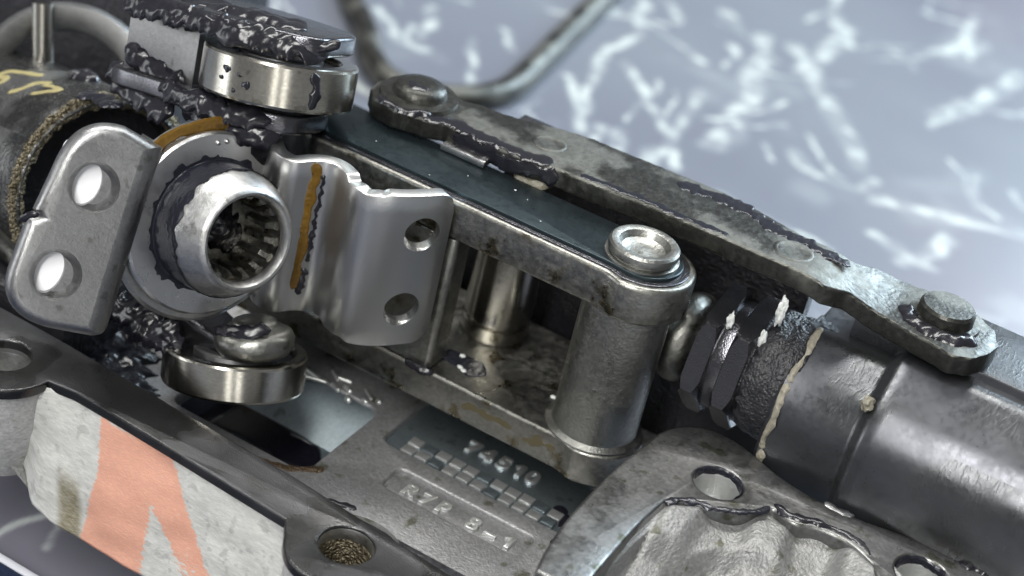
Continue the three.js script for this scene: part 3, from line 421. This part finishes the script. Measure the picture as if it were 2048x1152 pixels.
{
  const m = frame([-66, 9.2, 10], UPAX), P = (x, y, z) => V(x, y, z).applyMatrix4(m).toArray();
  for (const [x, y, w, q] of [[-1.6, 1.4, 0.9, 81], [0.9, 0.9, 0.6, 83], [2.2, -0.6, 0.8, 84], [0.2, -1.9, 0.5, 85], [-2.6, -0.4, 0.4, 86]]) part(up, 'grease_smear', smear([P(x - w, y, 12.75), P(x, y - 0.2, 12.95), P(x + w, y - 0.3, 12.85)], (p) => p.clone().sub(V(-66, 9.2, 10)), w * 0.7, 0.14, { s: q, rag: 1.2, f: 0.9 }), M.film);
  part(up, 'grease_smear', smear([P(10.8, 3.2, 7), P(11.4, 0, 6.2), P(11, -3, 6.6)], (p) => p.clone().sub(V(-66, 9.2, 10)), 0.9, 0.6, { s: 82 }), M.grease);
}
{
  const t = thing('lever_fork', 'forked lever arm caked in black grease round a roller', 'fork', [-80, 8, 6]);
  const m = frame([-66, 9.2, 10], UPAX);
  const blk = (x0, y0, z0, x1, y1, z1, b = 0.6) => box(x0, y0, z0, x1, y1, z1, b).applyMatrix4(m);
  part(t, 'web', blk(-28, -6, -12, -13.6, 6.5, 4.6, 0.8), M.dull, 'clean bright face of the fork web');
  const prong = (y, d, x1) => plan(spl([[-29, -12], [-10, -14], [x1 - 3, -9], [x1, 0], [x1 - 2, 7], [-8, 9.6], [-18, 7.6], [-29, 6], [-30, -3], [-29, -12]]), y, d, 0.7, 3).applyMatrix4(m);
  part(t, 'upper_prong', prong(8.6, 3.4, 10.4), M.blackSteel); part(t, 'lower_prong', prong(-4.8, 3.4, 8), M.blackSteel);
  const P = (x, y, z) => V(x, y, z).applyMatrix4(m).toArray(), N = (x, y, z) => V(x, y, z).transformDirection(m).toArray();
  part(t, 'grease_smear', smear([P(-29, 7, 6.2), P(-20, 6.8, 7.6), P(-10, 6.7, 9.6), P(0, 6.6, 9.4), P(7, 6.5, 7.4), P(10.6, 6.2, 3)], N(0, 0.5, 1), 2.3, 1.6, { s: 91, f: 0.5 }), M.grease);
  part(t, 'grease_smear', smear([P(-27, 8.6, 2), P(-16, 8.7, 3), P(-6, 8.7, 3), P(5, 8.7, 2)], N(0, 1, 0.2), 3.4, 1.6, { s: 92, f: 0.4 }), M.grease);
  part(t, 'grease_smear', smear([P(8.4, 6.6, 6), P(10.6, 7.4, 4.6), P(12.6, 8.6, 3.4)], N(0.2, 0.3, 1), 0.9, 0.9, { s: 93 }), M.grease);
  part(t, 'grease_smear', smear([P(-28, -1.2, 4.6), P(-24, -3.6, 4.8), P(-19, -5, 5), P(-13.6, -6, 5.6)], N(0, 0.3, 1), 2.2, 1.3, { s: 94 }), M.grease);
  part(t, 'grease_smear', smear([P(-29, 4.6, 4.4), P(-24, 5.6, 4.7), P(-18, 5.4, 4.7), P(-14, 5.2, 5)], N(0, 0.3, 1), 1.4, 1.1, { s: 95 }), M.grease);
  part(t, 'grease_smear', smear([P(-18, -5.6, 7.4), P(-9, -6.2, 9.8), P(-2, -6.3, 9.6), P(5, -6.2, 7.4)], N(0, 0.5, 1), 2.0, 1.5, { s: 96 }), M.grease);
  part(t, 'grease_smear', smear([P(-12, -8, 8.6), P(-5, -9, 9.6), P(3, -9, 8), P(6, -8, 6)], N(0, 0.1, 1), 2.0, 1.8, { s: 97 }), M.grease);
  part(t, 'grease_smear', smear([P(-31, -5, 4), P(-27, -8, 5), P(-20, -9, 6.5), P(-14, -10, 8)], N(0, 0.4, 1), 2.0, 1.4, { s: 98 }), M.grease);
  part(t, 'axle_boss', lathe([[0, -14.5], [5, -14.4], [6.8, -12.6], [7.2, -8.2], [0, -8]], m, 48, 50), M.blackSteel);
}
{
  const t = thing('axle_stud', 'dull grey domed stud seated on the lower roller bearing', 'stud', [-54, -33, 26]);
  part(t, 'stud_dome', lathe([[0, -4.6], [4.2, -4.5], [5.8, -3.8], [6.6, -2.6], [6.8, -1.2], [6.4, -0.2], [5.2, 0.5], [4.0, 0.9], [3.7, 1.8], [2.8, 2.2], [0, 2.3]], frame([-53.4, -28.3, 26], [-0.28, 0.93, -0.16]), 64, 50), M.pin);
  part(t, 'grease_smear', smear([[-58.6, -28.6, 30], [-55, -27, 31], [-51, -25.4, 30], [-49, -25, 28]], [0, 0.7, 0.8], 1.2, 0.6, { s: 99 }), M.grease);
  const arm = roundLoop([[-6, -3], [6, -3], [6, 3], [-6, 3]], 1.4, 3), mk = (c, s) => arm.map(([a, b]) => [c[0] + a * s * 0.5, c[1] + b * s, c[2] + a * s * 0.8]);
  part(t, 'stud_arm', skin([mk([-74, -32, 22], 1.3), mk([-68, -33.4, 24], 1.2), mk([-61, -33.6, 25], 0.95), mk([-55, -33.4, 26], 0.7)], 50), M.blackSteel);
  part(t, 'grease_smear', smear([[-80, -33, 31], [-73, -31.6, 33], [-67, -32.6, 33], [-62, -32.6, 34]], [0.1, 0.6, 0.8], 3.2, 2, { s: 100 }), M.grease);
}

// ---------------------------------------------------------------- splined hub
const HUB = V(-63.3, -11.3, 28), HAX = V(0.894, 0.27, 0.358).normalize();
const along = (d) => HUB.clone().addScaledVector(HAX, d).toArray();
{
  const t = thing('splined_hub', 'grey splined hub with round washer and dark smeared collar', 'hub', along(0)), m = frame(along(0), HAX.toArray());
  part(t, 'washer_disc', lathe([[5, -1.6], [15.0, -1.6], [15.4, -1.2], [15.4, -0.4], [15.0, 0], [10, 0]], m, 120), M.washer);
  part(t, 'back_plate', lathe([[5, -3.6], [16.3, -3.6], [17.0, -3.0], [17.0, -2.2], [16.4, -1.7], [5, -1.7]], m, 120), M.satin);
  const hub = part(t, 'hub_barrel', lathe([[10.6, -0.4], [10.6, 6.4], [10.3, 6.9], [8.8, 10.5], [8.4, 11.0], [8.0, 11.2], [7.6, 11.1], [7.2, 10.5], [7.0, 9.6]], m, 120, 36), M.satin);
  part(hub, 'bore', lathe([[7.0, 9.6], [6.95, 8.4], [6.95, 1.5], [0, 1.5]], m, 80), M.steel);
  for (let k = 0; k < 16; k++) { const a = k / 16 * Math.PI * 2, g = skin([[2, 1], [7.2, 1], [8.8, 0.35]].map(([y, w]) => [[6.95, -0.8], [5.7, -0.42], [5.7, 0.42], [6.95, 0.8]].map(([r, q]) => { const R = r === 5.7 ? lerp(6.9, 5.7, w) : r; return [R * Math.cos(a) - q * Math.sin(a), y, R * Math.sin(a) + q * Math.cos(a)]; })), 20).applyMatrix4(m); part(hub, 'spline_tooth', g, M.steel); }
  part(hub, 'bore_grease', smear([[-4.5, 1.7, 3.5], [-1.5, 1.7, 1], [1.5, 1.7, -1.5], [3.5, 1.7, -4]].map((p) => V(...p).applyMatrix4(m).toArray()), HAX.toArray(), 3.4, 2.6, { s: 110, f: 0.6 }), M.grease, 'black grease in the bore');
  // dark smeared collar with a ragged edge on the washer side
  const coat = grid(180, 16, (u, v) => { const a = u * Math.PI * 2, j = fbm3(Math.cos(a) * 5, Math.sin(a) * 5, 2, 4), k = fbm3(Math.cos(a) * 4, Math.sin(a) * 4, 7, 4), y0 = 0.05, y1 = 6.5 + 0.9 * k, r0 = 11.3 + 1.6 * Math.max(0, j) ; const y = v < 0.25 ? y0 : lerp(y0, y1, (v - 0.25) / 0.75), r = v < 0.25 ? lerp(r0, 10.75, v * 4) : 10.75 - (y > 6.4 ? (y - 6.4) * 0.5 : 0); return V(r * Math.cos(a), y, r * Math.sin(a)).applyMatrix4(m).toArray(); });
  part(hub, 'dark_coating', coat, M.film, 'blue black smear round the hub');
  const at = (r, a, y) => V(r * Math.cos(a), y, r * Math.sin(a)).applyMatrix4(m).toArray();
  const hu = V(0, 1, 0).addScaledVector(HAX, -HAX.y).normalize(), hs = HAX.clone().cross(hu).multiplyScalar(-1), rim = (r, a, y) => HUB.clone().addScaledVector(hu, r * Math.cos(a)).addScaledVector(hs, r * Math.sin(a)).addScaledVector(HAX, y).toArray();
  for (const [r, a] of [[13.6, 0.12], [13.9, 0.24]]) part(t, 'oil_drop', ball(rim(r, a, 0.1), 0.4, a * 9, 0.1), M.satin);
  const arc = []; for (let k = 0; k <= 14; k++) { const a = lerp(-0.75, 0.35, k / 14); arc.push(rim(16.4, a, -1.5)); } part(t, 'amber_grease', smear(arc, HAX.toArray(), 1.0, 0.22, { s: 111, rag: 0.9, f: 0.25 }), M.amber, 'amber grease along the plate edge');
}

// ---------------------------------------------------------------- wavy clamp plate
{
  const t = thing('clamp_plate', 'wavy satin steel clamp plate with two round holes beside the hub', 'plate', [-42, -27, 18]);
  const path = new THREE.CatmullRomCurve3([[-64, 13], [-60, 17.6], [-56.8, 20.4], [-54.2, 20.5], [-52.4, 18.0], [-50.4, 16.2], [-48, 15.9], [-45.4, 17.0], [-43, 18.5], [-40.6, 18.8], [-38, 17.6], [-35.6, 15.4], [-33.6, 12.8], [-32, 10.2], [-31.2, 8.2]].map(([x, z]) => V(x, 0, z)));
  const NS = 150, loops = [];
  for (let i = 0; i <= NS; i++) {
    const u = i / NS, p = path.getPointAt(u), tg = path.getTangentAt(u), N = V(-tg.z, 0, tg.x).multiplyScalar(-1); if (N.z < 0) N.multiplyScalar(-1);
    const r = 3.2, e = (1 - u) * path.getLength(), cut = e < r ? r - Math.sqrt(Math.max(0, r * r - (r - e) ** 2)) : 0;
    const bite = step(-45.4, -44, p.x) * step(-37.5, -39, p.x), y1 = 2.4 - cut - 0.8 * bite * (0.8 + 0.4 * n3(p.x * 0.6, 1, 1)), y0 = -27 + cut * 1.1 + 0.8 * step(-49, -47.6, p.x) * step(-39.5, -41, p.x) * (0.8 + 0.4 * n3(p.x * 0.6, 3, 5));
    const a = p.clone().addScaledVector(N, 1.1), b = p.clone().addScaledVector(N, -1.1), R = 0.45, L = [];
    L.push([...a.clone().addScaledVector(N, -R).setY(y1).toArray()], [...a.clone().addScaledVector(N, -R * 0.3).setY(y1 - R * 0.3).toArray()]);
    for (let k = 0; k <= 10; k++) L.push(a.clone().setY(lerp(y1 - R, y0 + R, k / 10)).toArray());
    L.push(a.clone().addScaledVector(N, -R * 0.3).setY(y0 + R * 0.3).toArray(), a.clone().addScaledVector(N, -R).setY(y0).toArray(), b.clone().setY(y0).toArray(), b.clone().setY(y1).toArray());
    loops.push(L);
  }
  let g = brush(skin(loops, 40));
  for (const [x, y, z] of [[-33.2, -5.0, 12.4], [-33.9, -19.5, 13.1]]) { g = csg(g, new THREE.CylinderGeometry(2.9, 2.9, 14, 48).applyMatrix4(frame([x, y, z], [0.66, 0, 0.75])), SUBTRACTION); g = csg(g, new THREE.LatheGeometry([[0, -1], [2.6, -1], [3.25, 0.5], [3.6, 2], [0, 2]].map(([r, q]) => new THREE.Vector2(r, q)), 48).applyMatrix4(frame([x + 0.5, y, z + 0.6], [0.66, 0, 0.75])), SUBTRACTION); }
  const pl = part(t, 'bent_sheet', sm(g.geometry, 36), M.brightSheet);

  part(pl, 'amber_grease', smear([[-51.4, 2.2, 18.6], [-51.4, -4, 18.6], [-51.5, -12, 18.7], [-51.6, -20, 18.8], [-51.7, -22.5, 18.9]], [0.75, 0, 0.75], 1.0, 0.25, { s: 121, rag: 0.9, f: 0.3 }), M.amber, 'amber grease run down the crease');
  part(pl, 'grease_smear', smear([[-50.2, 0, 17.4], [-50.3, -6, 17.4], [-50.4, -12, 17.5], [-50.5, -17, 17.6]], [0.5, 0, 0.9], 0.42, 0.5, { s: 122, rag: 1.4, f: 0.9 }), M.grease);
  part(pl, 'grease_smear', smear([[-50.6, -18, 17.7], [-50.8, -21, 17.9], [-51.0, -23.6, 18.1]], [0.5, 0, 0.9], 0.7, 0.7, { s: 123, rag: 1, f: 0.9 }), M.grease);
}

// ---------------------------------------------------------------- bent bracket in front of the hub
{
  const t = thing('bent_bracket', 'bent grey sheet bracket with two slots backed by an added white strip before the hub', 'bracket', [-72.5, -24, 48]);
  const n = V(0.66, 0.37, 0.65).normalize(), v = V(-0.06, 0.9, -0.4); v.addScaledVector(n, -v.dot(n)).normalize(); const u = v.clone().cross(n), m = new THREE.Matrix4().makeBasis(u, v, n).setPosition(-73.0, -8.2, 48.4);
  // cross section (u, n): flat web that turns back on one side
  const s = new THREE.Shape(); s.moveTo(-12.6, 0); s.lineTo(5, 0); s.absarc(5, -4.6, 4.6, Math.PI / 2, 0, true); s.lineTo(9.6, -13); s.lineTo(7, -13); s.lineTo(7, -4.6); s.absarc(5, -4.6, 2, 0, Math.PI / 2, false); s.lineTo(-12.6, -2.6); s.closePath();
  let g = new THREE.ExtrudeGeometry(s, { depth: 40, bevelEnabled: false, curveSegments: 20 }).applyMatrix4(new THREE.Matrix4().makeBasis(V(1, 0, 0), V(0, 0, 1), V(0, -1, 0)).setPosition(0, 20, 0));
  const o = new THREE.Shape(); o.moveTo(-10.2, -9.5); o.bezierCurveTo(-10.2, -14.6, -6, -16.4, -1, -16.4); o.lineTo(6, -16); o.bezierCurveTo(9.6, -16, 10.2, -12, 10.2, -9); o.lineTo(10.2, 14.6); o.lineTo(1.5, 16.4); o.bezierCurveTo(-6.5, 16.4, -7.6, 11, -8.0, 7); o.lineTo(-9.0, 0.8); o.lineTo(-7.9, 0); o.lineTo(-9.7, -0.9); o.closePath();
  g = csg(g, new THREE.ExtrudeGeometry(o, { depth: 18, bevelEnabled: true, bevelThickness: 2.2, bevelSize: 1.9, bevelOffset: -1.4, bevelSegments: 5, curveSegments: 16 }).translate(0, 0, -20.22), INTERSECTION);
  g.geometry.scale(0.87, 1, 1).translate(0.4, 0, 0);
  for (const y of [6.6, -8.2]) g = csg(g, new THREE.LatheGeometry([[0, -1.5], [2.9, -1.5], [3.6, -0.8], [4.1, -0.1], [4.5, 1], [0, 1]].map(([r, q]) => new THREE.Vector2(r, q)), 44).rotateX(Math.PI / 2).translate(y > 0 ? -0.4 : -2.0, y, 0), SUBTRACTION);
  for (const y of [6.6, -8.2]) g = csg(g, new THREE.CylinderGeometry(2.1, 2.1, 16, 40).rotateX(Math.PI / 2).scale(1, 1.62, 1).rotateZ(-0.12).translate(y > 0 ? -1.2 : -2.8, y, -2), SUBTRACTION);
  part(t, 'bent_sheet', sm(g.geometry, 34).applyMatrix4(m), M.dull);
  part(t, 'added_glare_strip', ext(rrect(-6.2, -14, 4, 13, 2), 1, 0.2).translate(0, 0, -3.72).applyMatrix4(m), M.white, 'added white strip standing in for the glare in the slots');  // added white part stands in for blown-out reflection inside the slots
  part(t, 'grease_smear', smear([[-9.4, -1.6, -1], [-8.2, -0.2, 0], [-7.0, 0.4, 0.3]].map((p) => V(...p).applyMatrix4(m).toArray()), n.toArray(), 0.6, 0.5, { s: 131 }), M.grease);
}

// ---------------------------------------------------------------- dark sleeve with pen marks, ring and block behind it
{
  const SC = [-93.7, -24.5, 15.8], SV = V(...SC), t = thing('dark_sleeve', 'dark cast sleeve with gritty rim and yellow pen scribble', 'sleeve', SC), m = frame(SC, HAX.toArray());
  part(t, 'sleeve_tube', lathe([[16, -30], [16, -1], [16.2, -0.3], [17, 0.1], [17.8, -0.2], [18.4, -1.2], [18.6, -2.6], [18.6, -60]], m, 120, 40), M.sleeve);
  const rimPts = []; for (let k = 0; k <= 40; k++) { const a = k / 40 * Math.PI * 2; rimPts.push(V(17.4 * Math.cos(a), -0.2, 17.4 * Math.sin(a)).applyMatrix4(m).toArray()); }
  part(t, 'gritty_rim', smear(rimPts, HAX.toArray(), 1.5, 0.3, { s: 141, rag: 0.4, f: 0.9, res: 0.5 }), M.rust, 'gritty golden rim');
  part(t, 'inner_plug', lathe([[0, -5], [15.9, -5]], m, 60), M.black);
  const out = (p) => { const q = p.clone().sub(SV); return q.addScaledVector(HAX, -q.dot(HAX)); };
  const onTube = (pts) => new THREE.CatmullRomCurve3(pts.map((p) => V(...p))).getPoints(14).map((p) => { const o = out(p), l = o.length(); return p.addScaledVector(o, (18.66 - l) / l).toArray(); });
  const pen = (pts, w, s) => part(t, 'pen_stroke', smear(onTube(pts), out, w, 0.1, { s, rag: 0.5, f: 0.5 }), M.pen, 'yellow pen stroke');
  pen([[-125.2, -15.2, 10.2], [-123.7, -14.3, 8.6], [-120.3, -13.1, 8.6], [-115.6, -11.7, 9.3]], 0.7, 1); pen([[-124.8, -15.1, 10.5], [-122, -14.2, 11.5], [-122.4, -14.9, 13.1]], 0.8, 2);
  pen([[-117.6, -13.8, 16], [-115.5, -12.4, 14.6], [-113.9, -11.3, 12.6], [-111, -10.3, 12]], 0.7, 3); pen([[-112.1, -11.5, 16.5], [-109, -10, 15.6], [-106.9, -9.1, 14.7], [-110.4, -10.2, 13.4], [-112.2, -10.8, 13.2]], 0.6, 4);
  part(t, 'grease_smear', smear(onTube([[-112.5, -11.2, 6.2], [-110, -10.7, 5.8], [-105.7, -9.9, 6.2]]), out, 2.6, 3.2, { s: 142 }), M.grease);
  part(t, 'grease_smear', smear(onTube([[-102.5, -7.7, 14.9], [-97.3, -6.1, 16], [-90.3, -4, 19.4]]), out, 1.9, 1.0, { s: 143 }), M.film);
}
{
  const t = thing('steel_ring', 'bright worn steel ring standing behind the dark sleeve', 'ring', [-125, -40, -3]);
  const m = frame([-121.8, -22.6, -5.2], [0.56, 0.50, 0.66], [0, 1, 0]);
  part(t, 'ring_band', lathe([[12.4, -6], [16.6, -6], [17.4, -5.2], [17.5, 0.2], [16.6, 1.6], [13.6, 0.9], [12.4, -0.4], [12.4, -6]], m, 120, 36), M.satin);
  part(t, 'centre_pin', lathe([[0, -10], [2.0, -10], [2.0, 5], [0, 5.2]], frame([-127.4, -11.0, -4], [-0.25, 0.93, -0.2]), 32), M.polish, 'blurred bright pin inside the ring');
}
{
  const t = thing('motor_block', 'dark cast block behind the ring and sleeve', 'block', [-150, TY, -30]);
  part(t, 'block_body', box(-230, TY, -70, -121, -2, -34, 3), M.black);
  part(t, 'block_foot', box(-190, TY, -33, -135, -36, 10, 2), M.blackSteel);
}
{
  const t = thing('lower_strut', 'grey strut under the dark sleeve beside the flange', 'strut', [-105, -40, 34]);
  part(t, 'strut_bar', capsule([-128, -33, 24], [-92, -32, 34], 2.6), M.oxide);
  part(t, 'strut_block', box(-135, -48, 14, -84, -36, 37, 1), M.black);
}
renderer.render(scene, camera);
